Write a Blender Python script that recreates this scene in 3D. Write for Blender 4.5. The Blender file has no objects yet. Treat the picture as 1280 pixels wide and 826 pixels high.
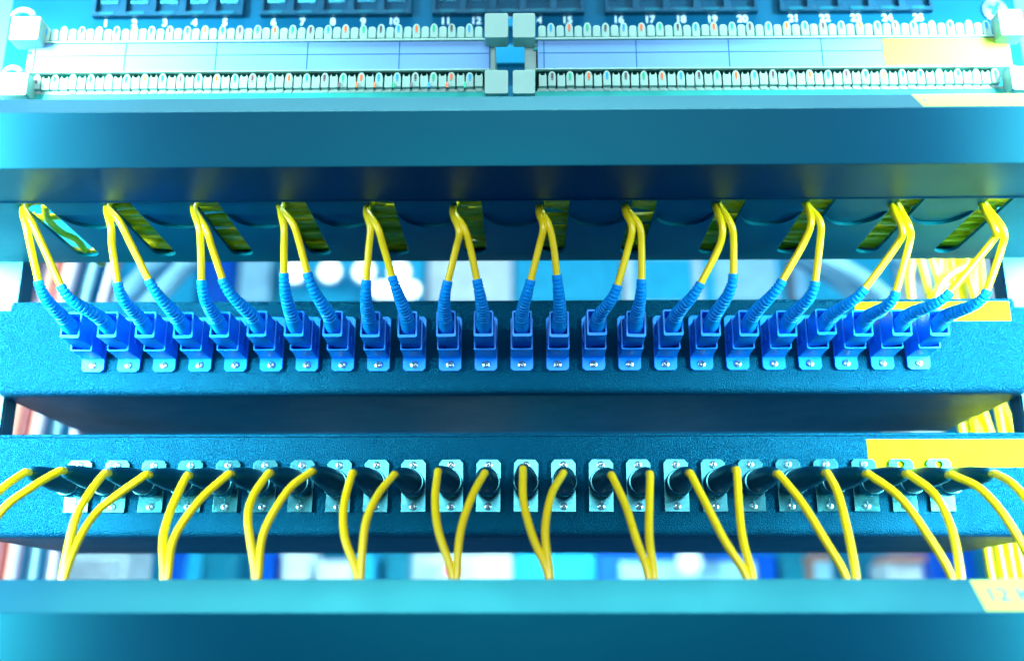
import bpy, bmesh, math, random
from mathutils import Vector, Matrix
from mathutils.geometry import tessellate_polygon
random.seed(7)
R = math.radians
SC = bpy.context.scene
MM = 0.001
# ------------------------------------------------------------------ camera
TH, PSI, DCAM, F = math.atan(377/1280), 0.0127, 429.6, 1280.0
cam = bpy.data.cameras.new('camera'); co = bpy.data.objects.new('camera', cam); SC.collection.objects.link(co)
co.location = (0, -DCAM*MM, 0); co.rotation_euler = (math.pi/2+TH, 0, PSI)
cam.lens = 36; cam.sensor_width = 36; cam.sensor_fit = 'HORIZONTAL'; cam.clip_start = .01; cam.clip_end = 50
cam.dof.use_dof = True; cam.dof.focus_distance = .417; cam.dof.aperture_fstop = 4.7
SC.camera = co
# ------------------------------------------------------------------ world
w = bpy.data.worlds.new('World'); SC.world = w; w.use_nodes = True
bg = w.node_tree.nodes['Background']; bg.inputs[0].default_value = (.0, .09, .60, 1); bg.inputs[1].default_value = .36
# ------------------------------------------------------------------ lamps
def lamp(name, loc, aim, sx, sy, power, col):
    l = bpy.data.lights.new(name, 'AREA'); l.shape = 'RECTANGLE'; l.size = sx; l.size_y = sy; l.energy = power; l.color = col
    o = bpy.data.objects.new(name, l); SC.collection.objects.link(o); o.location = loc
    o.rotation_euler = (Vector(aim)-Vector(loc)).to_track_quat('-Z', 'Y').to_euler(); return o
for sx in (-1, 1):
    lamp('side_lamp', (sx*.355, -.165, .125), (sx*.225, 0, .11), .17, .40, 3.5, (.66, .99, 1)).data.spread = R(51)
lamp('lid_glint_light', (0, -.155, .68), (0, -.092, 0), 1.1, .10, 4.3, (.62, 1, .97)).data.spread = R(80)  # overhead strip added so the lower duct's slanted lid catches its reflection
lamp('front_fill', (0, -.95, .30), (0, 0, .1), .5, .3, 6.2, (1, .93, 1))  # fill light added to brighten the middle of the rack
lamp('rear_fill', (0, .13, .43), (0, .7, .15), 1.4, .2, 4.4, (.62, .96, 1))  # added fill, brightens the gear behind the rack
lamp('rear_fill', (0, .40, -.40), (0, .9, .25), 1.4, .3, 1.5, (.30, .80, 1))  # second added fill for the background, from below
SC.view_settings.view_transform = 'Standard'; SC.view_settings.look = 'None'; SC.view_settings.exposure = 0; SC.view_settings.gamma = 1
SC.view_settings.use_curve_mapping = False

# ------------------------------------------------------------------ measuring: a sight line meets a plane (mm)
_M = co.rotation_euler.to_matrix()
def ray(u, v): return _M @ Vector(((u-640)/F, (413-v)/F, -1))
def P(u, v, Y):
    d = ray(u, v); t = (Y+DCAM)/d.y; return Vector((d.x*t, Y, d.z*t))
def PZ(u, v, Z):
    d = ray(u, v); t = Z/d.z; return Vector((d.x*t, -DCAM+d.y*t, Z))
# ------------------------------------------------------------------ materials
def mat(name, col, rough=.45, metal=0, bump=None, var=None, spec=.5, coat=0, emit=None, trans=0, sss=0, tint=(.35, .85, 1)):
    m = bpy.data.materials.new(name); m.use_nodes = True; nt = m.node_tree; b = nt.nodes['Principled BSDF']
    b.inputs['Base Color'].default_value = (*col, 1); b.inputs['Roughness'].default_value = rough
    b.inputs['Metallic'].default_value = metal; b.inputs['Specular IOR Level'].default_value = spec
    b.inputs['Coat Weight'].default_value = coat; b.inputs['Coat Roughness'].default_value = .2
    b.inputs['Specular Tint'].default_value = (*tint, 1)
    b.inputs['Transmission Weight'].default_value = trans
    if sss: b.inputs['Subsurface Weight'].default_value = sss; b.inputs['Subsurface Radius'].default_value = (.002, .002, .002); b.inputs['Subsurface Scale'].default_value = 1
    if emit: b.inputs['Emission Color'].default_value = (*emit[0], 1); b.inputs['Emission Strength'].default_value = emit[1]
    tc = nt.nodes.new('ShaderNodeTexCoord')
    def noise(scale, det=2):
        n = nt.nodes.new('ShaderNodeTexNoise'); n.inputs['Scale'].default_value = scale; n.inputs['Detail'].default_value = det
        nt.links.new(tc.outputs['Object'], n.inputs['Vector']); return n
    if bump:
        n = noise(bump[0], bump[3] if len(bump) > 3 else 2); bp = nt.nodes.new('ShaderNodeBump'); bp.inputs['Strength'].default_value = bump[1]; bp.inputs['Distance'].default_value = bump[2]
        nt.links.new(n.outputs['Fac'], bp.inputs['Height']); nt.links.new(bp.outputs['Normal'], b.inputs['Normal'])
    sc, amt = var if var else (60, .12)
    n = noise(sc, 5); mr = nt.nodes.new('ShaderNodeMapRange'); mr.inputs['From Min'].default_value = .3; mr.inputs['From Max'].default_value = .7
    mr.inputs['To Min'].default_value = 1-amt; mr.inputs['To Max'].default_value = 1+amt
    mx = nt.nodes.new('ShaderNodeMix'); mx.data_type = 'RGBA'; mx.blend_type = 'MULTIPLY'; mx.inputs[0].default_value = 1
    mx.inputs[6].default_value = (*col, 1); nt.links.new(n.outputs['Fac'], mr.inputs['Value']); nt.links.new(mr.outputs['Result'], mx.inputs[7])
    nt.links.new(mx.outputs[2], b.inputs['Base Color'])
    mr2 = nt.nodes.new('ShaderNodeMapRange'); mr2.inputs['To Min'].default_value = max(.03, rough-.08); mr2.inputs['To Max'].default_value = min(1, rough+.1)
    n2 = noise(sc*2.3, 4); nt.links.new(n2.outputs['Fac'], mr2.inputs['Value']); nt.links.new(mr2.outputs['Result'], b.inputs['Roughness'])
    return m
M = {
 'powder': mat('powder_coated_steel', (.0, .015, .046), .40, 0, (1800, .85, .0009), (25, .10), spec=1, tint=(.0,.60,1)),
 'duct':   mat('smooth_painted_duct', (.0, .019, .074), .45, 0, (500, .05, .0002), (12, .08), spec=.85, tint=(.02,.92,1)),
 'finger': mat('matt_duct_plastic', (.0, .15, .20), .5, 0, (500, .1, .0002), (20, .1), spec=.6, tint=(.05,.9,1)),
 'bar': mat('blue_bar_paint', (.0, .17, .34), .4, spec=.4),
 'number': mat('dark_panel_paint', (.002, .055, .13), .40, 0, (900, .08, .0002), (20, .12), spec=.35, tint=(.05,.9,1)),
 'post':   mat('pale_rack_steel', (.06, .28, .36), .4, .1, (300, .05, .0002), (30, .06)),
 'blue':   mat('blue_connector_plastic', (.0, .24, .88), .36, 0, (700, .08, .0002), (80, .06), spec=.5),
 'plug':   mat('blue_plug_plastic', (.0, .25, .90), .34, 0, (700, .06, .0002), (80, .06), spec=.5),
 'boot':   mat('light_blue_rubber', (.0, .35, .95), .42, 0, (900, .15, .0002), (120, .08), spec=.5),
 'yellow': mat('yellow_cable_jacket', (.95, .86, .0), .30, 0, (600, .08, .0002), (90, .07), spec=.8, tint=(.9,.98,1)),
 'black':  mat('black_rubber', (.0, .060, .100), .36, 0, (500, .12, .0002), (90, .15), spec=.6),
 'metal':  mat('nickel_plate', (.04, .27, .31), .24, .92, (500, .12, .0002), (140, .10)),
 'screw':  mat('zinc_screw', (.50, .85, .90), .25, .9, None, (300, .15)),
 'recess_shade': mat('screw_recess_shade', (.0, .06, .09), .5, .3),
 'cream':  mat('cream_block_plastic', (.29, .50, .43), .45, 0, (400, .06, .0002), (70, .06), sss=.15),
 'green':  mat('green_block_base', (.03, .42, .36), .35, 0, (400, .06, .0002), (70, .10)),
 'card':   mat('white_label_card', (.15, .36, .64), .45, 0, (120, .12, .0008), (40, .05), coat=.5),
 'ink':    mat('blue_ink', (.01, .12, .32), .6),
 'white_ink': mat('pale_blue_print', (.55, .86, 1.0), .6),
 'sticker': mat('yellow_sticker', (.46, .66, .0), .75, 0, (150, .08, .0003), (50, .05), spec=.15),
 'pale_sticker': mat('pale_yellow_sticker', (.42, .62, .07), .5, 0, (150, .08, .0003), (50, .06)),
 'green_sticker': mat('yellow_green_sticker', (.32, .52, .03), .5, 0, (150, .1, .0003), (50, .08)),
 'm_blue': mat('blue_mark', (.0, .30, .75), .5), 'm_orange': mat('orange_mark', (.85, .12, .01), .5),
 'm_green': mat('green_mark', (.0, .42, .20), .5), 'm_brown': mat('brown_mark', (.12, .05, .06), .5),
 'jack':   mat('black_jack_plastic', (.002, .04, .09), .35, 0, None, (60, .15)),
 'tab':    mat('jack_tab_plastic', (.0, .07, .12), .4),
 'contact': mat('jack_contact_metal', (.03, .20, .30), .35, .6),
 'red':    mat('red_cable_jacket', (.38, .08, .08), .45), 'salmon': mat('salmon_cable_jacket', (.75, .34, .26), .45),
 'lilac':  mat('grey_lilac_cable_jacket', (.38, .36, .50), .42), 'paleblue': mat('pale_blue_cable_jacket', (.35, .72, .90), .4),
 'wall':   mat('rear_wall_paint', (.02, .42, .62), .6, 0, None, (6, .25)),
 'bg_white': mat('white_equipment_paint', (.75, .92, .97), .4), 'bg_cyan': mat('cyan_equipment_paint', (.02, .50, .78), .4),
 'bg_teal': mat('teal_equipment_paint', (.01, .24, .36), .4), 'bg_blue': mat('deep_blue_equipment_paint', (.0, .10, .62), .4),
 'bg_dark': mat('dark_equipment_paint', (.0, .05, .11), .4), 'bg_brown': mat('brown_equipment_paint', (.42, .20, .14), .5),
 'lamp_glass': mat('lit_lamp_glass', (.9, .97, 1), .4, emit=((.85, .97, 1), 3.0)),
 'dim_glass': mat('dim_lamp_glass', (.6, .8, .95), .5, emit=((.75, .93, 1), .35)),
 'red_led': mat('lit_red_led', (.8, .02, .05), .4, emit=((1, .02, .08), 1.6)),
}
# ------------------------------------------------------------------ mesh builder (mm)
class MB:
    def __init__(s): s.v = []; s.f = []; s.m = []; s.cur = 0
    def add(s, vs, fs):
        b = len(s.v); s.v += [tuple(x) for x in vs]; s.f += [tuple(i+b for i in f) for f in fs]; s.m += [s.cur]*len(fs)
    def box(s, x0, x1, y0, y1, z0, z1):
        s.add([(x0,y0,z0),(x1,y0,z0),(x1,y1,z0),(x0,y1,z0),(x0,y0,z1),(x1,y0,z1),(x1,y1,z1),(x0,y1,z1)],
              [(0,3,2,1),(4,5,6,7),(0,1,5,4),(1,2,6,5),(2,3,7,6),(3,0,4,7)]); return s
    def prism(s, loops, axis, a0, a1):
        # loops: outer then holes, 2D; axis x -> (y,z), y -> (x,z), z -> (x,y)
        def to(p, a):
            return (a, p[0], p[1]) if axis == 'x' else ((p[0], a, p[1]) if axis == 'y' else (p[0], p[1], a))
        flat = [p for l in loops for p in l]; n = len(flat)
        tris = tessellate_polygon([[Vector((p[0], p[1], 0)) for p in l] for l in loops]) if (len(loops) > 1 or len(flat) > 4) else None
        vs = [to(p, a0) for p in flat]+[to(p, a1) for p in flat]
        fs = []
        if tris:
            fs += [tuple(t) for t in tris]+[tuple(i+n for i in reversed(t)) for t in tris]
        else:
            fs += [tuple(range(n)), tuple(reversed(range(n, 2*n)))]
        o = 0
        for l in loops:
            k = len(l)
            for i in range(k): j = (i+1) % k; fs.append((o+i, o+j, o+j+n, o+i+n))
            o += k
        s.add(vs, fs); return s
    def lathe(s, prof, axis='y', c=(0, 0, 0), n=24, rad=None):
        vs = []
        for a, r in prof:
            for k in range(n):
                t = 2*math.pi*k/n; rr = r*(rad(k) if rad else 1)
                if axis == 'y': vs.append((c[0]+rr*math.cos(t), c[1]+a, c[2]+rr*math.sin(t)))
                elif axis == 'z': vs.append((c[0]+rr*math.cos(t), c[1]+rr*math.sin(t), c[2]+a))
                else: vs.append((c[0]+a, c[1]+rr*math.cos(t), c[2]+rr*math.sin(t)))
        fs = []
        for i in range(len(prof)-1):
            for k in range(n): j = (k+1) % n; fs.append((i*n+k, i*n+j, (i+1)*n+j, (i+1)*n+k))
        fs.append(tuple(range(n))); fs.append(tuple(reversed(range((len(prof)-1)*n, len(prof)*n))))
        s.add(vs, fs); return s
    def tube(s, pts, rad, n=12, groove=None):
        pts = [Vector(p) for p in pts]; N = len(pts)
        T = [(pts[min(i+1, N-1)]-pts[max(i-1, 0)]).normalized() for i in range(N)]
        up = Vector((1, 0, 0)); up = (up-T[0]*up.dot(T[0])).normalized(); vs = []
        for i in range(N):
            up = (up-T[i]*up.dot(T[i])).normalized(); bi = T[i].cross(up)
            r = rad(i/(N-1)) if callable(rad) else rad
            for k in range(n):
                t = 2*math.pi*k/n; rr = r*(groove(i/(N-1), t) if groove else 1)
                vs.append(pts[i]+up*rr*math.cos(t)+bi*rr*math.sin(t))
        fs = [(i*n+k, i*n+(k+1) % n, (i+1)*n+(k+1) % n, (i+1)*n+k) for i in range(N-1) for k in range(n)]
        fs.append(tuple(reversed(range(n)))); fs.append(tuple(range((N-1)*n, N*n)))
        s.add(vs, fs); return s
    def mesh(s, name, mats, origin=(0, 0, 0)):
        me = bpy.data.meshes.new(name); O = Vector(origin)
        me.from_pydata([tuple((Vector(v)-O)*MM) for v in s.v], [], s.f)
        for m in (mats if isinstance(mats, (list, tuple)) else [mats]): me.materials.append(M[m])
        me.polygons.foreach_set('material_index', s.m); me.update()
        bm = bmesh.new(); bm.from_mesh(me); bmesh.ops.recalc_face_normals(bm, faces=bm.faces); bm.to_mesh(me); bm.free()
        me.polygons.foreach_set('use_smooth', [True]*len(me.polygons)); me.set_sharp_from_angle(angle=R(38)); me.update()
        return me
def link(name, me, parent=None, loc=(0, 0, 0), rot=None, bevel=0, seg=2):
    o = bpy.data.objects.new(name, me); SC.collection.objects.link(o)
    if parent: o.parent = parent
    o.location = Vector(loc)*MM
    if rot: o.rotation_euler = rot
    if bevel:
        b = o.modifiers.new('bevel', 'BEVEL'); b.width = bevel*MM; b.segments = seg; b.limit_method = 'ANGLE'; b.angle_limit = R(40); b.harden_normals = True
    return o
def tag(o, label=None, cat=None, group=None, kind=None):
    if label: o['label'] = label
    if cat: o['category'] = cat
    if group: o['group'] = group
    if kind: o['kind'] = kind
    return o
def thing(name, loc, label, cat, group=None):
    o = bpy.data.objects.new(name, None); SC.collection.objects.link(o); o.location = Vector(loc)*MM; o.empty_display_size = .01
    return tag(o, label, cat, group)
def smooth(pts, n=10):
    pts = [Vector(p) for p in pts]; out = []
    q = [pts[0]*2-pts[1]]+pts+[pts[-1]*2-pts[-2]]
    for i in range(1, len(q)-2):
        p0, p1, p2, p3 = q[i-1:i+3]
        for k in range(n):
            t = k/n
            out.append(.5*((2*p1)+(-p0+p2)*t+(2*p0-5*p1+4*p2-p3)*t*t+(-p0+3*p1-3*p2+p3)*t*t*t))
    out.append(pts[-1]); return out
def text_mesh(s, size, matname, bold=0.02, depth=.05):
    c = bpy.data.curves.new('print', 'FONT'); c.body = s; c.size = size*MM; c.align_x = 'CENTER'; c.align_y = 'CENTER'; c.offset = bold*size*MM; c.extrude = depth*MM
    o = bpy.data.objects.new('print', c); SC.collection.objects.link(o)
    me = bpy.data.meshes.new_from_object(o.evaluated_get(bpy.context.evaluated_depsgraph_get()))
    bpy.data.objects.remove(o); me.materials.clear(); me.materials.append(M[matname]); return me
def rrect(x0, x1, z0, z1, r, n=4):
    out = []
    for cx, cz, a in ((x1-r, z1-r, 0), (x0+r, z1-r, 90), (x0+r, z0+r, 180), (x1-r, z0+r, 270)):
        for k in range(n+1): t = R(a+90*k/n); out.append((cx+r*math.cos(t), cz+r*math.sin(t)))
    return out
ORD = ['first', 'second', 'third', 'fourth', 'fifth', 'sixth', 'seventh', 'eighth', 'ninth', 'tenth', 'eleventh', 'twelfth']
XC = -6.5      # rack centre line
# ================================================================== SETTING
rw = MB().box(-1600, 1600, 1500, 1510, -1200, 1600)
tag(link('rear_wall', rw.mesh('rear_wall', 'wall')), kind='structure')
# rack posts
for sx, side in ((-1, 'left'), (1, 'right')):
    t = thing('rack_post', (XC+sx*240, 8, -150), 'pale steel vertical rack post behind the %s ends of the panels' % side, 'rack post')
    x0, x1 = sorted((XC+sx*222, XC+sx*262)); mb = MB()
    mb.box(x0, x1, 7, 9, -150, 420)
    link('front_flange', mb.mesh('front_flange', 'post', (XC+sx*240, 8, -150)), t, bevel=.4)
    xa, xb = sorted((XC+sx*222, XC+sx*224)); link('side_flange', MB().box(xa, xb, 9.2, 19, -150, 420).mesh('side_flange', 'post', (XC+sx*240, 8, -150)), t, bevel=.4)

# ================================================================== ADAPTER PANELS
def panel(name, z0, z1, label, sticker, lip):
    t = thing(name, (XC, 0, z0), label, 'patch panel'); O = (XC, 0, z0)
    x0, x1 = XC-221, XC+221
    # folded chassis: front face with rounded lower edge running into the underside, 90 mm deep
    prof = [(0.0, z1-1.6)]
    prof += [(0.0, z0+4)]+[(4-4*math.cos(R(a)), z0+4-4*math.sin(R(a))) for a in (15, 30, 45, 60, 75)]+[(4, z0), (90, z0), (90, z0+1.5), (4.5, z0+1.5), (1.5, z0+4.5), (1.5, z1-1.6)]
    mb = MB().prism([prof], 'x', x0, x1)
    link('chassis', mb.mesh('chassis', 'powder', O), t, bevel=.35)
    link('top_cover', MB().box(x0, x1, .9, 90, z1-1.3, z1).mesh('top_cover', 'powder', O), t, bevel=.3)
    link('side_wall', MB().box(x0+.1, x0+1.5, 2, 89, z0+5, z1-1.7).mesh('side_wall', 'powder', O), t)
    link('side_wall', MB().box(x1-1.5, x1-.1, 2, 89, z0+5, z1-1.7).mesh('side_wall', 'powder', O), t)
    for s in (-1, 1):
        a, b = sorted((XC+s*221.3, XC+s*243))
        link('mounting_ear', MB().prism([rrect(a, b, z0+2, z1-3, 2)], 'y', 4, 6.4).mesh('mounting_ear', 'powder', O), t, bevel=.3)
    (u0, v0, u1, v1) = sticker
    a = P(u0, v0, 0); b = P(u1, v1, 0); xr = min(b.x, x1-1)
    st = link('sticker', MB().box(a.x, xr, -.18, -.02, b.z, min(a.z, z1-1.8)).mesh('sticker', 'sticker', O), t)
    st['label'] = 'plain yellow sticker on the right end of the panel'
    return t, O
zb1, zb0 = P(640, 374.5, 0).z, P(640, 492, 0).z
up_panel, UO = panel('fibre_patch_panel', zb0, zb1, 'black textured fibre panel carrying the row of blue square adapters', (1067, 371, 1264, 401), True)
zl1, zl0 = P(640, 541, 0).z, P(640, 671, 0).z
lo_panel, LO = panel('fibre_patch_panel', zl0, zl1, 'black textured fibre panel carrying the row of round metal adapters', (1083, 549, 1300, 584), True)
def screw_mesh(r, dark=True):
    mb = MB().lathe([(0, r), (-.45, r), (-.75, r*.75), (-.85, r*.3)], 'y', n=18)
    mb.cur = 1
    mb.box(-r*.62, r*.62, -.93, -.5, -r*.15, r*.15); mb.box(-r*.15, r*.15, -.94, -.5, -r*.62, r*.62)  # slightly raised dark cross, its colour stands in for shade in the slot
    return mb.mesh('screw', ['screw', 'recess_shade'])
SCREW = screw_mesh(1.6)
# blue square adapters
xa, xb = P(118, 458, 0).x, P(1147, 455, 0).x
BX = [xa+(xb-xa)*i/23 for i in range(24)]
ZB = 120.3
mb = MB()
ch = lambda w, h, c: [(-w+c, -h), (w-c, -h), (w, -h+c), (w, h-c), (w-c, h), (-w+c, h), (-w, h-c), (-w, -h+c)]
mb.prism([ch(4.85, 12.2, 1.2)], 'y', -1.7, 0)
mb.box(-4.6, 4.6, -6, -1.7, -6.6, 7.4)
mb.prism([rrect(-4.6, 4.6, -6.6, 7.4, .7, 2), rrect(-4.0, 4.0, -5.9, 6.7, .4, 2)], 'y', -15, -6)
mb.box(-4.85, -4.6, -9, -3, -1.5, 1.5); mb.box(4.6, 4.85, -9, -3, -1.5, 1.5)
ADP = mb.mesh('adapter', 'blue')
for i, x in enumerate(BX):
    a = link('adapter', ADP, up_panel, (x-UO[0], -.02, ZB-UO[2]), bevel=.22)
    link('screw', SCREW, a, (0, -1.7, -9.5), rot=(0, random.uniform(0, 1.5), 0))
# round metal adapters
xa, xb = P(99, 607, 0).x, P(1175, 609, 0).x
FX = [xa+(xb-xa)*i/23 for i in range(24)]
ZF = 58.7
def fc_plate(hole):
    out = [(-5.1, -10.9), (5.1, -10.9), (5.1, 9.4), (3.8, 10.9), (-3.8, 10.9), (-5.1, 9.4)]
    loops = [out]
    if hole: loops.append([(1.5*math.cos(-k*math.pi/6), 8.6+1.5*math.sin(-k*math.pi/6)) for k in range(12)])
    mb = MB().prism(loops, 'y', -1.3, 0)
    mb.lathe([(-1.2, 4.3), (-3, 4.3), (-3.2, 4.0), (-3.5, 4.35), (-3.8, 4.0), (-4.1, 4.35), (-4.4, 4.0), (-6, 4.3)], 'y', n=24)
    mb.box(-.25, .25, -1.5, -1.2, -7.6, -5.2)
    return mb.mesh('adapter', 'metal')
FCP, FCH = fc_plate(False), fc_plate(True)
for i, x in enumerate(FX):
    a = link('adapter', FCH if i > 21 else FCP, lo_panel, (x-LO[0], -.2, ZF-LO[2]), rot=(0, random.uniform(-.02, .02), 0), bevel=.2)
    if i <= 21: link('screw', SCREW, a, (0, -1.3, 8.6), rot=(0, random.uniform(0, 1.5), 0))
    link('screw', SCREW, a, (0, -1.3, -8.6), rot=(0, random.uniform(0, 1.5), 0))
# ================================================================== CABLE DUCTS
s1, s12 = PZ(103, 314, 161).x, PZ(1185, 312, 161).x
SX = [s1+(s12-s1)*i/11 for i in range(12)]
PITCH = (s12-s1)/11
def finger_outline(x0, x1, yf, yb, hole=True):
    out = [(x0, yf), (x1, yf), (x1, yb), (x0, yb)]
    if not hole: return [out]
    c, h = (x0+x1)/2, (x1-x0)/2-.4
    arc = [(c+h*math.cos(t), -47+15*math.sin(t)**.9) for t in [math.pi*k/12 for k in range(13)]]
    return [out, arc[::-1]]
def duct(zb, label):
    t = thing('cable_duct', (XC, 0, zb), label, 'cable duct'); O = (XC, 0, zb)
    H = 33.5; X0, X1 = XC-241, XC+241
    prof = [(-66, H), (-82.6, H), (-92.6, H-11), (-92.6, 0), (-63.4, 0), (-62.9, -.5), (-62.2, -.5), (-61.8, 0), (-61.8, 3.6), (-63.2, 3.6), (-63.2, 1.5), (-91.1, 1.5), (-91.1, H-11.6), (-82, H-1.5), (-66, H-1.5)]
    cv = link('cover', MB().prism([[(y, z+zb) for y, z in prof]], 'x', X0, X1).mesh('cover', 'duct', O), t, bevel=.45, seg=3)
    link('back_plate', MB().box(X0, X1, 5.2, 6.6, zb+2.7, zb+H-2.2).mesh('back_plate', 'duct', O), t)
    edges = [X0]+[e for x in SX for e in (x-5, x+5)]+[X1]
    for zz, full in ((zb+1.0, True), (zb+H-1.8, False)):
        link('rear_rail', MB().box(X0, X1, 0.02, 8.6 if full else 5, zz, zz+1.5).mesh('rear_rail', 'finger', O), t, bevel=.3)
        for k in range(0, len(edges), 2):
            a, b = edges[k], edges[k+1]
            mb = MB(); hole = full and 0 < k < len(edges)-2
            # rounded slot ends: corner fillets at the back of each slot
            lo = finger_outline(a, b, -61.6 if full else -65.7, 0, hole); o = lo[0]
            new = [o[0], o[1]]
            if k < len(edges)-2: new += [(b, -5)]+[(b+5-5*math.cos(R(q)), -5+5*math.sin(R(q))) for q in (20, 40, 60, 80, 90)]
            else: new += [(b, 0)]
            if k > 0: new += [(a-5+5*math.cos(R(q)), -5+5*math.sin(R(q))) for q in (90, 80, 60, 40, 20)]+[(a, -5)]
            else: new += [(a, 0)]
            lo[0] = new
            mb.prism(lo, 'z', zz, zz+1.5)
            if hole: mb.box(a+.3, b-.3, -49.5, -30, zz+1.52, zz+2.3)
            link('duct_finger', mb.mesh('duct_finger', 'finger', O), t, bevel=.3)
    return t, O
ud, UDO = duct(161, 'dark horizontal cable duct above the blue adapters, fibres dropping from its slots')
ld, LDO = duct(161-177.6, 'horizontal cable duct at the bottom edge, yellow fibres dropping behind its pale slanted lid')
# stickers on the bevels
def bevel_sticker(t, O, zb, u0, u1, vt, vb, text, name, size):
    # on the 45 degree facet between (-92.6, zb+22.5) and (-82.6, zb+33.5)
    a = P(u0, vt, -84).x; a2 = P(u0+(14 if zb > 0 else 20), vb, -92).x; b = P(u1, vb, -92).x
    n = Vector((0, -11, 10)).normalized(); e = n*.12
    p0, p1 = Vector((0, -92.1, zb+23.05)), Vector((0, -83.1, zb+32.95))
    vs = [Vector((a2, 0, 0))+p0+e, Vector((b, 0, 0))+p0+e, Vector((b, 0, 0))+p1+e, Vector((a, 0, 0))+p1+e]
    vs += [v-n*.1 for v in vs]
    mb = MB(); mb.add(vs, [(0, 1, 2, 3), (7, 6, 5, 4), (0, 4, 5, 1), (1, 5, 6, 2), (2, 6, 7, 3), (3, 7, 4, 0)])
    s = link('sticker', mb.mesh('sticker', name, O), t); s['label'] = 'pale yellow sticker at the right end of the lid'
    for tx, u, sz in text:
        me = text_mesh(tx, sz, 'm_green', .0, .02); c = (p0+p1)/2+n*.2+Vector((P(u, (vt+vb)/2, -88).x, 0, 0))
        o = link('handwriting', me, s, c-Vector(O), rot=(math.atan2(11, 10)+0*math.pi, 0, 0))
bevel_sticker(ld, LDO, 161-177.6, 1213, 1420, 722, 768, [('12 K', 1262, 8)], 'pale_sticker', 8)
bevel_sticker(ud, UDO, 161, 1140, 1400, 117, 135, [('c', 1157, 6), ('- = / 1 2 K', 1262, 5)], 'pale_sticker', 6)

# ================================================================== LEADS, UPPER ROW
UP = [((48,351),(39,311),(33.5,285),(29,263)), ((76,357),(55.4,311),(41,280),(31,261)), ((147,353),(140.5,311),(139,285),(133.5,261)), ((186,350),(165,308),(149.5,277),(134.5,259)),
 ((252,350),(251,311),(249,285),(242,262)), ((278,348),(265.5,311),(258,288),(242,260)), ((355,341),(355,311),(355,285),(351,264)), ((384,341),(374,303),(366,280),(350,260)),
 ((458,350),(461,311),(463,285),(458,266)), ((490,345),(480,311),(472,285),(459,264)), ((560,351),(570,311),(574,290),(566,267)), ((596,349),(588,311),(580,285),(567,266)),
 ((663.5,350),(674,308),(679,285),(674,267)), ((696,343.5),(692,308),(685.5,280),(675,262)), ((772,356.5),(785,311),(790,285),(782,266)), ((802,349),(802,308),(799,282),(783,261)),
 ((876,354),(898,311),(903,285),(895.5,262)), ((916.6,342),(917,303),(913.5,280),(898,256)), ((978,350.5),(1005,303),(1014,277),(1008,258)), ((1019,352),(1025,303),(1025,277),(1009,257)),
 ((1080.7,361),(1120,308),(1128,288),(1117,264)), ((1119.6,365),(1137,303),(1135.5,282),(1125,262)), ((1187,365.5),(1239,303),(1244,288),(1231,264)), ((1233.5,363),(1251.5,311),(1254,288),(1236,263))]
mb = MB()
mb.box(-4.0, 4.0, -20, -10, -4.7, 5.8)
mb.prism([rrect(-4.05, 4.05, -4.8, 6.4, .8, 2), rrect(-3.35, 3.35, -3.5, 5.6, .5, 2)], 'y', -27.5, -20)
mb.box(-1.2, 1.2, -25, -16, 6.2, 6.7)
for k in (-1, 0, 1): mb.box(k*1.1-.25, k*1.1+.25, -26.2, -25.8, -4.95, -4.75)
PLUG = mb.mesh('plug_housing', 'plug')
def groove(s, t):
    if s < .16 or s > .95: return 1.0
    k = 13*(s-.16)/.79; f = k % 1.0
    side = .5+.5*math.cos(2*(t-math.pi/2)+(math.pi if int(k) % 2 else 0))
    return 1-.28*max(0, min(1, (.19-abs(f-.5))/.06))*(.15+.85*side**.6)
for i, (tip, m1, m2, hk) in enumerate(UP):
    side = 'left' if i % 2 == 0 else 'right'
    x = BX[i]
    t = thing('fibre_lead', (x, 0, ZB), 'yellow fibre with ribbed blue boot, %s one of the %s upper pair from the left' % (side, ORD[i//2]), 'fibre lead', 'blue plugged fibre leads in the upper row')
    O = (x, 0, ZB)
    link('plug_housing', PLUG, t, (random.uniform(-.12, .12), random.uniform(-.4, .3), .3), rot=(random.uniform(-.012, .012), random.uniform(-.025, .025), random.uniform(-.012, .012)), bevel=.3)
    T = P(*tip, -50.5); A = P(*m1, -54.5); B = P(*m2, -57-random.uniform(0, .8)); H = P(*hk, -56.2+(i % 2)*.8)
    b0, b1 = Vector((x, -22.5, ZB+.15)), Vector((x, -28.5, ZB+.75))
    dirc = (A-T).normalized(); L = (T-b1).length
    c1 = b1+Vector((0, -L*.42, L*.12)); c2 = T-dirc*L*.36
    bz = [b0, (b0+b1)/2]+[(1-s)**3*b1+3*(1-s)**2*s*c1+3*(1-s)*s*s*c2+s**3*T for s in [k/150 for k in range(151)]]
    link('boot', MB().tube(bz, lambda s: (3.25-1.32*min(1, s*1.02)**.9), 20, groove).mesh('boot', 'boot', O), t)
    sx = SX[i//2]
    d = 1 if H.x < sx else -1
    tail = [H+Vector((d*.6, 4.0, 5.2)), H+Vector((d*4, 12, 9)), H+Vector((d*14+(i % 2)*6, 20, 10.5))]
    path = smooth([T-dirc*1.2, T, A, B, H]+tail, 7)
    link('fibre', MB().tube(path, 1.42, 12).mesh('fibre', 'yellow', O), t)
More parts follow.
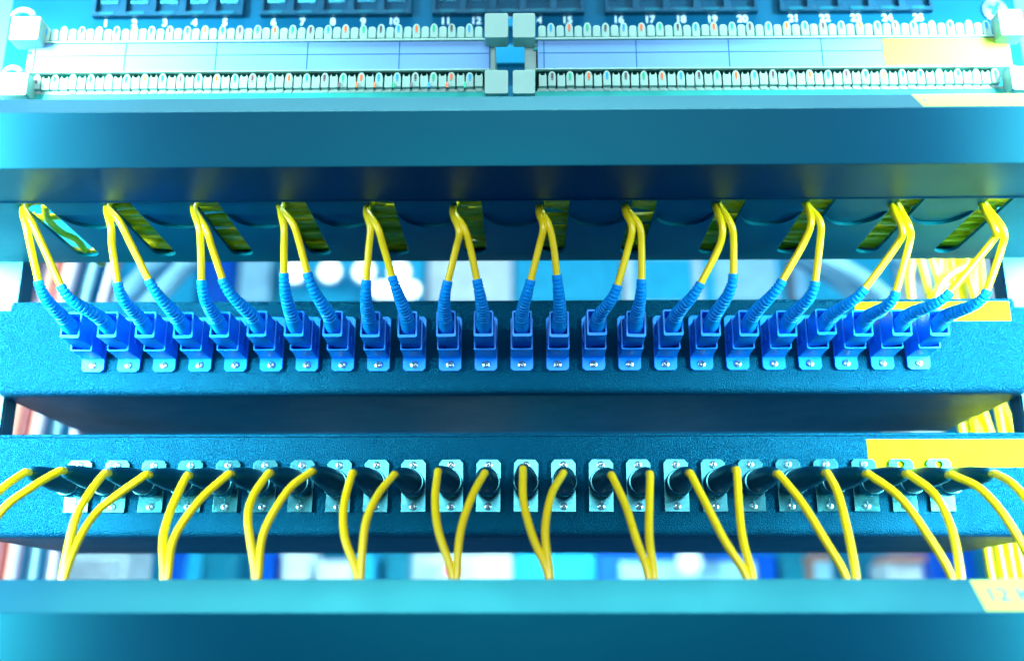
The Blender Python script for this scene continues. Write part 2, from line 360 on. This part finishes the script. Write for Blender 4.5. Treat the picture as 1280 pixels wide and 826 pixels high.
# fibres lying along inside the upper duct
for k in range(22):
    ph = random.uniform(0, 6.28); y0 = -51+(k % 11)*5.3+random.uniform(-1, 1); lay = k//11
    am = random.uniform(1.2, 4.2); per = random.uniform(60, 160); dr = random.uniform(-.03, .03)
    pts = []
    xs0 = XC-236 if k in (3, 15) else SX[0]+random.uniform(10, 24)
    for j in range(90):
        xx = xs0+j*(XC+236-xs0)/89
        yy = y0+am*math.sin(xx/per*3+ph)+dr*(xx-XC); yy = max(-58, min(3.6, yy))
        zz = 161+4.3+lay*3.1+1.4*abs(math.sin(xx/PITCH*math.pi*.5+ph*.5))*(1+.0*k)+(k % 3)*.6
        pts.append((xx, yy, zz))
    o = link('stored_fibre', MB().tube(pts, 1.4, 8).mesh('stored_fibre', 'yellow'))
    tag(o, 'yellow fibre lying lengthwise inside the upper duct, seen only through its slots', 'fibre lead', 'fibres stored along the upper duct')

for lp, lb in ((((56, 258), (60, 274), (76, 290), (96, 300), (110, 318), (128, 330)), 'loose yellow fibre curling across the leftmost slot of the upper duct, higher one'),
               (((40, 268), (56, 285), (76, 303), (94, 313), (112, 315), (130, 306)), 'loose yellow fibre curling across the leftmost slot of the upper duct, lower one')):
    q = [PZ(u, v, 164.6+(i in (0, 5))*3) for i, (u, v) in enumerate(lp)]
    tag(link('stored_fibre', MB().tube(smooth(q, 8), 1.45, 10).mesh('stored_fibre', 'yellow')), lb, 'fibre lead')

# ================================================================== LEADS, LOWER ROW
LOW = [[(33,590),(0,613),(-40,655),(-60,720)], [(77,588),(40,609),(0,641),(-50,720)], [(133,591),(112,616),(94,650),(79,717)], [(184,593),(126,635),(100,671),(82,717)],
 [(235,594),(215,634),(204,672),(205,717)], [(287,592),(248,627),(218,672),(210,717)], [(337,591),(317,619),(310,650),(319,717)], [(390,589),(359,614),(330,665),(323,717)],
 [(441,591),(430,632),(431,671),(446,717)], [(493,593),(472,619),(457,655),(451,717)], [(547.6,589),(544,624),(548,663),(565,717)], [(606,591),(590.6,619),(576,663),(571,717)],
 [(653.7,586),(654.5,627),(666,671),(685,717)], [(704,591),(689,619),(681.5,663),(687,717)], [(764,593.5),(782,632),(795,673),(810,717)], [(812,592),(811.7,630),(811.7,673),(817.6,717)],
 [(862,591),(882.6,630),(906,676),(933,720)], [(920,587),(924,637),(929,676),(940.6,720)], [(972,592),(1001.5,627),(1030,673),(1057,720)], [(1033,591),(1048,619),(1061,671),(1070,720)],
 [(1084,592),(1125,622),(1159,668),(1189,720)], [(1134,592),(1169,619),(1190,663),(1201,720)], [(1188,593),(1226,611.5),(1259,650),(1295,715)], [(1242.5,592),(1267,606),(1290,638),(1312,715)]]
mb = MB()
mb.lathe([(-6, 4.8), (-6.2, 5.45), (-11.4, 5.45), (-11.9, 5.1)], 'y', n=64, rad=lambda k: 1 if k % 2 else .955)
mb.lathe([(-4.6, 4.55), (-6, 4.6)], 'y', n=32)
mb.lathe([(-11.9, 5.15), (-12.8, 5.15), (-12.9, 4.7)], 'y', n=32)
NUT = mb.mesh('knurled_nut', 'metal')
for i, pp in enumerate(LOW):
    side = 'left' if i % 2 == 0 else 'right'; x = FX[i]
    t = thing('fibre_lead', (x, 0, ZF), 'yellow fibre with smooth black boot, %s one of the %s lower pair from the left' % (side, ORD[i//2]), 'fibre lead', 'black booted fibre leads in the lower row'); O = (x, 0, ZF)
    link('knurled_nut', NUT, t, (0, 0, 0))
    T = P(*pp[0], -42.5)
    c0, c1 = Vector((x, -11, ZF)), Vector((x, -16, ZF))
    end = T+Vector((0, 2.0, .3)); c2 = end+Vector((0, 12, 0))
    c2 = Vector((x+(end.x-x)*.45, -28, ZF+(end.z-ZF)*.4))
    pts = smooth([c0, c1, c2, end], 12)
    def brad(s):
        if s < .10: return 4.1
        if s < .14: return 4.6
        if s < .55: return 4.7-.25*((s-.14)/.41)**2
        q = (s-.55)/.45
        return max(1.2, 4.45-2.1*q**1.25) if q < .93 else 2.45-1.0*((q-.93)/.07)
    link('boot', MB().tube(pts, brad, 24).mesh('boot', 'black', O), t)
    B = P(*pp[3], -61)
    path = [end+Vector((0, 5, .2)), T+Vector((0, .6, 0)), T+(P(*pp[1], -47)-T)*.10+Vector((0, -1.2, -.2)), P(*pp[1], -51), P(*pp[2], -57), B, B+Vector((0, 0, -9)), B+Vector((4, 3, -20))]
    link('fibre', MB().tube(smooth(path, 8), 1.5, 12).mesh('fibre', 'yellow', O), t)

# ================================================================== TOP: NUMBERED JACK PANEL
zt0, zt1 = 207, 318
t = thing('voice_patch_panel', (XC, 0, zt0), 'dark numbered jack panel at the top behind the cream terminal blocks', 'patch panel'); O = (XC, 0, zt0)
NP = t; NO = O
link('face_plate', MB().box(XC-242, XC+242, -.0, 1.6, zt0, zt1).mesh('face_plate', 'number', O), t, bevel=.3)
nu = {1:132,2:168,3:206,4:243,5:281,6:342,7:378,8:416,9:454,10:492,11:557,12:595,13:634,14:671,15:709,16:773,17:812,18:851,19:890,20:928,21:992,22:1031,23:1070,24:1109,25:1148}
zn = P(640, 26.5, 0).z
for k, u in nu.items():
    x = P(u, 30-6.5*(u-132)/1016, 0).x
    link('port_number', text_mesh(str(k), 5.1, 'white_ink', .022), t, (x-O[0], -.12, zn-O[2]), rot=(R(90), 0, 0))
zj = P(640, 16.0, -3.2).z
def jack_group():
    mb = MB(); W = 73.0/2; p = 14.5
    h = 17.5
    mb.box(-W, W, -3.2, -.02, 0, 2.0)                    # sill
    mb.box(-W, W, -3.2, -.02, h-2, h)
    xs = [-W]+[e for k in range(5) for e in ((k-2)*p-5.6, (k-2)*p+5.6)]+[W]
    for k in range(0, len(xs), 2): mb.box(xs[k], xs[k+1], -3.2, -.02, 2.0, h-2)
    return mb.mesh('jack_block', 'jack')
JB = jack_group()
mb = MB()
mb.box(-5.6, 5.6, -.6, -.04, 2.0, 15.4)
SOCK = mb.mesh('socket', 'jack')
TAB = MB().box(-3.3, 3.3, -3.6, -3.15, .3, 1.8).mesh('latch_tab', 'tab')
mb = MB()
for k in range(8):
    xx = (k-3.5)*1.05
    mb.tube([(xx, -.7, 15), (xx, -1.6, 12), (xx+.1, -2.4, 9.0), (xx, -1.6, 7.4)], .2, 5)
CONT = mb.mesh('contact', 'contact')
for g in ((1, 5), (6, 10), (11, 15), (16, 20), (21, 25)):
    uc = (nu[g[0]]+nu[g[1]])/2+2; x = P(uc, 18, -3.2).x
    jb = link('jack_block', JB, t, (x-O[0], 0, zj-O[2]), bevel=.25)
    for k in range(5):
        link('socket', SOCK, jb, ((k-2)*14.5, 0, 0)); link('latch_tab', TAB, jb, ((k-2)*14.5, 0, 0)); c = link('contact', CONT, jb, ((k-2)*14.5, 0, 0))
za, zb_ = P(640, 56, -3).z, P(640, 79, -3).z
link('mounting_bar', MB().box(-40, 40, -3, -.03, zb_, za).mesh('mounting_bar', 'bar', O), t, bevel=.3)
link('mounting_bar', MB().box(-16, 6, -3, -.03, P(640, 122, -3).z, P(640, 108, -3).z).mesh('mounting_bar', 'bar', O), t, bevel=.3)
link('mounting_bar', MB().box(-16, 6, -3, -.03, P(640, 33, -3).z, P(640, 22, -3).z).mesh('mounting_bar', 'bar', O), t, bevel=.3)
sp = P(1243, 13, -.2)
link('screw', screw_mesh(6), t, (sp.x-O[0], -.2, sp.z-O[2]), rot=(0, .5, 0))

# ================================================================== TERMINAL BLOCKS
YF = -46.0
def tooth(kind):
    w = 1.62
    if kind == 'tall': o = [(-w, 0), (w, 0), (w, 4.9), (1.15, 6.3), (.5, 6.9), (-.5, 6.9), (-1.15, 6.3), (-w, 4.9)]
    elif kind == 'low': o = [(-w, 0), (w, 0), (w, 4.9), (1.0, 5.6), (-1.0, 5.6), (-w, 4.9)]
    else: o = [(-w, 0), (w, 0), (w, 5.0), (1.15, 6.3), (.75, 5.1), (-.75, 5.1), (-1.15, 6.3), (-w, 5.0)]
    mb = MB().prism([o], 'y', -9.5, 0)
    mb.prism([[(-1.2, -1.6), (1.2, -1.6), (w, .0), (-w, .0)]], 'y', -8.0, 0)
    return mb.mesh('tooth', 'cream')
TT = {k: tooth(k) for k in ('tall', 'low', 'prong')}
MARK = {}
for c in ('blue', 'orange', 'green', 'brown'):
    mb = MB().box(-.5, .5, -9.62, -9.45, 3.6, 6.0); mb.box(-.35, .35, -9.62, -9.45, 2.8, 3.3); MARK[c] = mb.mesh('colour_mark', 'm_'+c)
cycA = ['blue', 'orange', 'green', 'brown']
cycB = ['brown', 'green', 'orange', 'blue']
upper = [cycA[k % 4] for k in range(25)]
lower = [cycB[k % 4] for k in range(20)]+['blue', 'brown', 'green', 'orange', 'blue']
lowerR = [cycB[k % 4] for k in range(20)]+['blue', 'orange', 'green', 'brown', 'blue']
def block(side, ua, ub, low, uA, uB, capsL, capsR, label):
    # ua..ub : first and last coloured tooth of the upper row, uA..uB the lower row
    zr_u = P(640, 47, YF).z; zr_l = P(640, 108, YF).z
    xL, xR = P(capsL[0], 35, -52).x, P(capsR[1], 35, -52).x
    O = ((xL+xR)/2, -4, zr_l-4); t = thing('terminal_block', O, label, 'terminal block')
    Oz = O[2]
    for nm, zr, u0, u1, v, cols, plain in (('u', zr_u, ua, ub, 40, upper, 'low'), ('l', zr_l, uA, uB, 100, low, 'prong')):
        x0, x1 = P(u0, v, YF).x, P(u1, v, YF).x; pt = (x1-x0)/24
        for k in range(50 if side == 'left' else 50):
            xx = x0+pt*(k*.5 if side == 'left' else k*.5-.5)
            col = k % 2 == 0 if side == 'left' else k % 2 == 1
            z = zr+random.uniform(-.12, .12)
            o = link('tooth', TT['tall' if col else plain], t, (xx-O[0]+random.uniform(-.06, .06), YF+9.5-O[1]+random.uniform(-.15, .15), z-Oz), rot=(0, random.uniform(-.02, .02), 0), bevel=.45)
            if col: link('colour_mark', MARK[cols[k//2]], o, (random.uniform(-.15, .15), 0, random.uniform(-.2, .1)))
        link('row_rail', MB().box(x0-pt*.8, x1+pt*.8, YF+1.8, -14, zr-(1.7 if nm == 'l' else 4.2), zr-.2).mesh('row_rail', 'cream', O), t, bevel=.3)
        link('row_base', MB().box(x0-pt*1.0, x1+pt*1.0, YF+1.0, -10, zr-6.6 if nm == 'l' else zr-5.5, zr-(1.8 if nm == 'l' else 4.3)).mesh('row_base', 'green', O), t, bevel=.3)
    # body behind
    link('body', MB().box(xL+8, xR-8, -16, -4, zr_l-4, zr_u+3).mesh('body', 'green', O), t, bevel=.5)
    # label card in its clear holder
    zt, zb = P(640, 52, -45).z, P(640, 87, -45).z
    xa = P(40 if side == 'left' else 672, 70, -45).x; xb = P(613 if side == 'left' else 1264, 70, -45).x
    cd = link('label_card', MB().box(xa, xb, -45.4, -44.6, zb, zt).mesh('label_card', 'card', O), t, bevel=.2)
    link('holder_lip', MB().box(xa-1, xb+1, -46.2, -44, zt+.05, zt+1.0).mesh('holder_lip', 'cream', O), t, bevel=.25)
    link('holder_lip', MB().box(xa-1, xb+1, -45.9, -44, zb-.7, zb-.05).mesh('holder_lip', 'cream', O), t, bevel=.25)
    g = MB(); zl = P(640, 66.5, -45.5).z
    g.box(xa+.5, (xb-.5) if side == 'left' else P(1104, 70, -45.5).x, -45.48, -45.41, zl-.16, zl+.16)
    for u in ((43.5, 156.5, 270, 384, 499, 612) if side == 'left' else (680, 795.5, 911.5, 1028)):
        xx = P(u, 70, -45.5).x; g.box(xx-.22, xx+.22, -45.49, -45.40, zb+.2, zt-.2)
    link('printed_grid', g.mesh('printed_grid', 'ink', O), cd)
    if side == 'right':
        a = P(1105, 70, -45.6).x; b = P(1262, 70, -45.6).x
        s = link('sticker', MB().box(a, b, -45.6, -45.42, zb+.4, zt-.3).mesh('sticker', 'green_sticker', O), cd); 
    # square end caps and the necks between them
    for key, (cu0, cu1, v0, v1) in (('a', (capsL[0], capsL[1], *capsL[2])), ('b', (capsL[3], capsL[4], *capsL[5])), ('c', (capsR[0], capsR[1], *capsR[2])), ('d', (capsR[3], capsR[4], *capsR[5]))):
        p0, p1 = P(cu0, v0, -52), P(cu1, v1, -52)
        link('end_cap', MB().prism([rrect(p0.x, p1.x, p1.z, p0.z, .8, 3)], 'y', -52, -44.5).mesh('end_cap', 'cream', O), t, bevel=.5)
    for c, inner in ((capsL, 1), (capsR, -1)):
        xo = P(c[1] if inner > 0 else c[0], 70, -44).x
        a, b = sorted((xo+inner*.5, xo-inner*4.5))
        link('neck', MB().box(a, b, -44, -12, P(640, 90, -44).z, P(640, 50, -44).z).mesh('neck', 'cream', O), t, bevel=.4)
    return t, O
tb, TO = block('left', 58, 587, lower, 46, 587, (15, 47, (21, 50), 0, 32, (91, 119)), (606, 635, (17, 47), 606, 635, (88, 117)),
      'long cream terminal block on the left, white card with ruled lines between its tooth rows')
# carry hoops on the outer left caps
for u0, u1, v in ((17, 42, 20), (7, 26, 90)):
    a, b = P(u0, v, -48), P(u1, v, -48); c = (a+b)/2; r = (b.x-a.x)/2
    link('hoop', MB().tube([c+Vector((r*math.cos(q), 0, r*.75*math.sin(q)-.6)) for q in [math.pi*k/14 for k in range(15)]], 1.3, 10).mesh('hoop', 'cream', TO), tb)
tb2, TO2 = block('right', 689, 1235, lowerR, 690, 1245, (641, 669, (17, 47), 641, 669, (88, 117)), (1247, 1282, (12, 44), 1262, 1296, (83, 112)),
      'long cream terminal block on the right, green sticker on its card')
# loose wire ends poking between the lower teeth
for u, c in ((424, 'm_brown'), (446, 'm_orange'), (468, 'm_orange'), (492, 'm_green'), (514, 'm_brown'), (536, 'm_blue'), (559, 'm_orange'), (581, 'm_green')):
    a = P(u, 104, -46.5); b = P(u, 110, -47.2)
    link('wire_end', MB().tube([a+Vector((0, 4, .5)), a, b], .5, 8).mesh('wire_end', c, TO), tb)

# ================================================================== BEHIND THE RACK
# bundle of cables on the left
cols = ['lilac', 'red', 'salmon', 'lilac', 'salmon', 'red', 'salmon', 'lilac', 'paleblue', 'lilac', 'lilac']
names = {'lilac': 'grey', 'paleblue': 'pale blue', 'salmon': 'salmon', 'red': 'red'}
for k, c in enumerate(cols):
    x = -316+k*5.9; yy = 140+random.uniform(0, 26)
    pts = [(x-14+random.uniform(-8, 8), yy, -80), (x-6, yy, 0), (x-4+random.uniform(-2, 2), yy+4, 80), (x+3, yy+2, 180), (x+12+random.uniform(-7, 7), yy, 260), (x+16, yy, 330)]
    o = link('network_cable', MB().tube(smooth(pts, 6), 3.6 if k % 3 else 3.9, 10).mesh('network_cable', c))
    tag(o, '%s network cable running down in the blurred bundle behind the left rack post' % names[c], 'network cable', '%s cables behind the left post' % names[c])
for k in range(11):
    x = 237+(k % 6)*5.6+(k//6)*2.4+random.uniform(-.6, .6); yy = 112+(k//6)*7+random.uniform(0, 3)
    pts = [(x+3, yy, -60), (x+2, yy, 30), (x-2+random.uniform(-2, 2), yy, 90), (x-9+random.uniform(-9, 9), yy+4+random.uniform(-4, 8), 150), (x-16+k*1.5, yy+4, 215), (x-40+(k % 6)*11, yy, 300)]
    o = link('hanging_fibre', MB().tube(smooth(pts, 6), 2.1, 10).mesh('hanging_fibre', 'yellow'))
    tag(o, 'yellow fibre hanging in the blurred bundle behind the right rack post', 'fibre', 'yellow fibres behind the right post')
q = [P(1140, 320, 110), P(1136, 350, 110), P(1140, 385, 110), P(1146, 430, 110)]
tag(link('hanging_fibre', MB().tube(smooth(q, 8), 2.4, 10).mesh('hanging_fibre', 'yellow')), 'single yellow fibre hanging left of the right bundle, above the yellow sticker', 'fibre')
q = [P(1210, 332, 110), P(1190, 342, 110), P(1175, 358, 110), P(1166, 385, 110), P(1163, 430, 110)]
tag(link('hanging_fibre', MB().tube(smooth(q, 8), 2.2, 10).mesh('hanging_fibre', 'yellow')), 'yellow fibre curling in an arc just left of the right bundle', 'fibre')
for u0, u1, Y in ((135, 205, 330), (160, 228, 345), (176, 246, 320), (1130, 1020, 330), (1098, 990, 350), (1205, 1120, 340)):
    q = [P(u1+(u1-u0)*.9, 260, Y), P(u1, 318, Y), P((u0+u1)/2+4, 350, Y+6), P(u0, 392, Y), P(u0-(u1-u0)*.5, 440, Y)]
    tag(link('network_cable', MB().tube(smooth(q, 6), random.uniform(5, 8), 12).mesh('network_cable', 'paleblue')), 'thick pale blue cable crossing slantwise in the %s part of the blurred gap' % ('left' if u0 < 600 else 'right'), 'network cable', 'pale blue cables slanting across the %s part of the gap' % ('left' if u0 < 600 else 'right'))
def gear(u0, u1, v0, v1, Y, m, label, cat='equipment', name='equipment_case', dep=60, vents=0):
    a, b = P(u0, (v0+v1)/2, Y), P(u1, (v0+v1)/2, Y); z0, z1 = P(640, v1, Y).z, P(640, v0, Y).z
    c = ((a.x+b.x)/2, Y+dep/2, z0)
    t = thing(name, c, label, cat)
    link('case', MB().box(a.x, b.x, Y, Y+dep, z0, z1).mesh('case', m, c), t, bevel=2)
    w_ = (b.x-a.x)
    link('front_panel', MB().box(a.x+w_*.12, b.x-w_*.12, Y-6, Y-.05, z0+(z1-z0)*.15, z1-(z1-z0)*.15).mesh('front_panel', m if name == 'white_box' else random.choice([m, m, m, 'paleblue', 'bg_cyan']), c), t, bevel=1)
    return t
YB = 800
for (u0, u1, m, lb) in ((150, 246, 'bg_cyan', 'cyan equipment case blurred beyond the gap, right of the salmon cables'), (250, 292, 'bg_blue', 'deep blue equipment case blurred beyond the gap'),
    (295, 345, 'bg_teal', 'teal equipment case blurred left of the round white lamps'), (350, 530, 'bg_cyan', 'cyan equipment case blurred below the round white lamps'), (535, 640, 'bg_white', 'white equipment case blurred behind the sixth fibre pair'),
    (644, 776, 'bg_cyan', 'wide cyan equipment case blurred behind the seventh fibre pair'), (780, 878, 'bg_white', 'white equipment case blurred between the eighth and ninth fibre pairs'),
    (882, 982, 'bg_cyan', 'cyan equipment case blurred behind the ninth fibre pair'), (985, 1012, 'bg_brown', 'narrow brown column blurred beside the tenth fibre pair'), (1015, 1120, 'bg_cyan', 'cyan equipment case blurred right of the brown column'),
    (1123, 1260, 'bg_white', 'white equipment case blurred behind the hanging yellow fibres')):
    gear(u0, u1, 312, 392, YB+random.uniform(-10, 40), m, lb)
for n, (u, v, r) in enumerate(((368, 340, 15), (412, 339, 15), (455, 339, 15), (499, 340, 15))):
    p = P(u, v, YB-40); rr = r*(YB+DCAM)/F*1.0
    t = thing('round_lamp', p, 'small round white lamp glowing behind the gap, %s from the left of four' % ORD[n], 'lamp', 'round lamps behind the gap')
    link('lit_disc', MB().lathe([(0, rr*.8), (-1, rr*.8), (-2, rr*.6)], 'y', n=24).mesh('lit_disc', 'lamp_glass'), t)
    link('housing', MB().lathe([(.2, rr), (6, rr)], 'y', n=24).mesh('housing', 'bg_white'), t)
p = P(505, 362, YB-40); t = thing('strip_lamp', p, 'wide white strip lamp glowing just above the panel, under the round lamps', 'lamp')
link('lit_tube', MB().prism([rrect(-38, 18, -9, 9, 8, 5)], 'y', -3, 0).mesh('lit_tube', 'lamp_glass'), t, bevel=1)
link('housing', MB().prism([rrect(-40, 20, -10, 10, 8, 5)], 'y', .2, 8).mesh('housing', 'bg_white'), t)
YC = 650
for (u0, u1, v0, m, lb) in ((208, 229, 686, 'bg_blue', 'narrow deep blue case blurred above the bottom duct, by the second fibre pair'), (231, 250, 687, 'bg_cyan', 'narrow cyan case blurred beside the narrow deep blue one'), (252, 292, 688, 'bg_teal', 'teal case blurred above the bottom duct, between the second and third fibre pairs'),
    (325, 348, 689, 'bg_blue', 'deep blue case blurred behind the third fibre pair'), (350, 388, 689, 'bg_white', 'white case blurred right of the third fibre pair'), (391, 440, 700, 'bg_white', 'low white case blurred left of the fourth fibre pair'),
    (444, 476, 690, 'bg_cyan', 'cyan case blurred behind the fourth fibre pair'), (479, 512, 690, 'bg_teal', 'teal case blurred right of the fourth fibre pair'), (515, 640, 691, 'bg_white', 'wide white case blurred behind the fifth fibre pair'),
    (643, 745, 692, 'bg_cyan', 'wide cyan case blurred behind the sixth fibre pair'), (748, 972, 692, 'bg_blue', 'long deep blue case blurred behind the seventh and eighth fibre pairs'), (975, 1012, 694, 'bg_teal', 'teal case blurred left of the ninth fibre pair'),
    (1015, 1042, 692, 'bg_brown', 'narrow brown case blurred behind the ninth fibre pair'), (1112, 1158, 702, 'bg_white', 'small white case with a salmon lid blurred left of the tenth fibre pair'), (1165, 1222, 684, 'bg_blue', 'blue case blurred between the tenth fibre pair and the yellow bundle')):
    g = gear(u0, u1, v0, 760, YC+random.uniform(-10, 30), m, lb)
    if 'salmon' in lb:
        a, b = P(u0, 700, YC), P(u1, 700, YC); z = P(640, 701.5, YC).z
        o = link('lid', MB().box(a.x, b.x, YC-2, YC+50, z, z+6).mesh('lid', 'salmon', g.location*1000), g, bevel=1)
p = P(565, 712, YC-30); t = thing('red_indicator', p, 'small red indicator light glowing behind the fifth fibre pair', 'indicator light')
link('lit_dome', MB().lathe([(0, 6), (-2, 5.5), (-4, 3), (-5, 1)], 'y', n=20).mesh('lit_dome', 'red_led'), t); link('collar', MB().lathe([(.1, 7), (6, 7)], 'y', n=20).mesh('collar', 'bg_dark'), t)
for u, v in ((862, 702),):
    p = P(u, v, YC-30); t = thing('round_lamp', p, 'oval white lamp glowing against the long deep blue case', 'lamp')
    link('lit_disc', MB().lathe([(0, 12), (-1, 11)], 'y', n=20).mesh('lit_disc', 'dim_glass'), t); link('housing', MB().lathe([(.1, 13), (5, 13)], 'y', n=20).mesh('housing', 'bg_white'), t)
# white power brick, lower left, and a white card box right of the gap between the two panels
g = gear(52, 157, 684, 790, 330, 'bg_white', 'bright white box behind the first fibre pair, right of the red cables', 'box', 'white_box', 50)
gear(1130, 1185, 528, 600, 240, 'bg_white', 'small white box showing in the gap left of the hanging yellow fibres', 'box', 'white_box', 40)
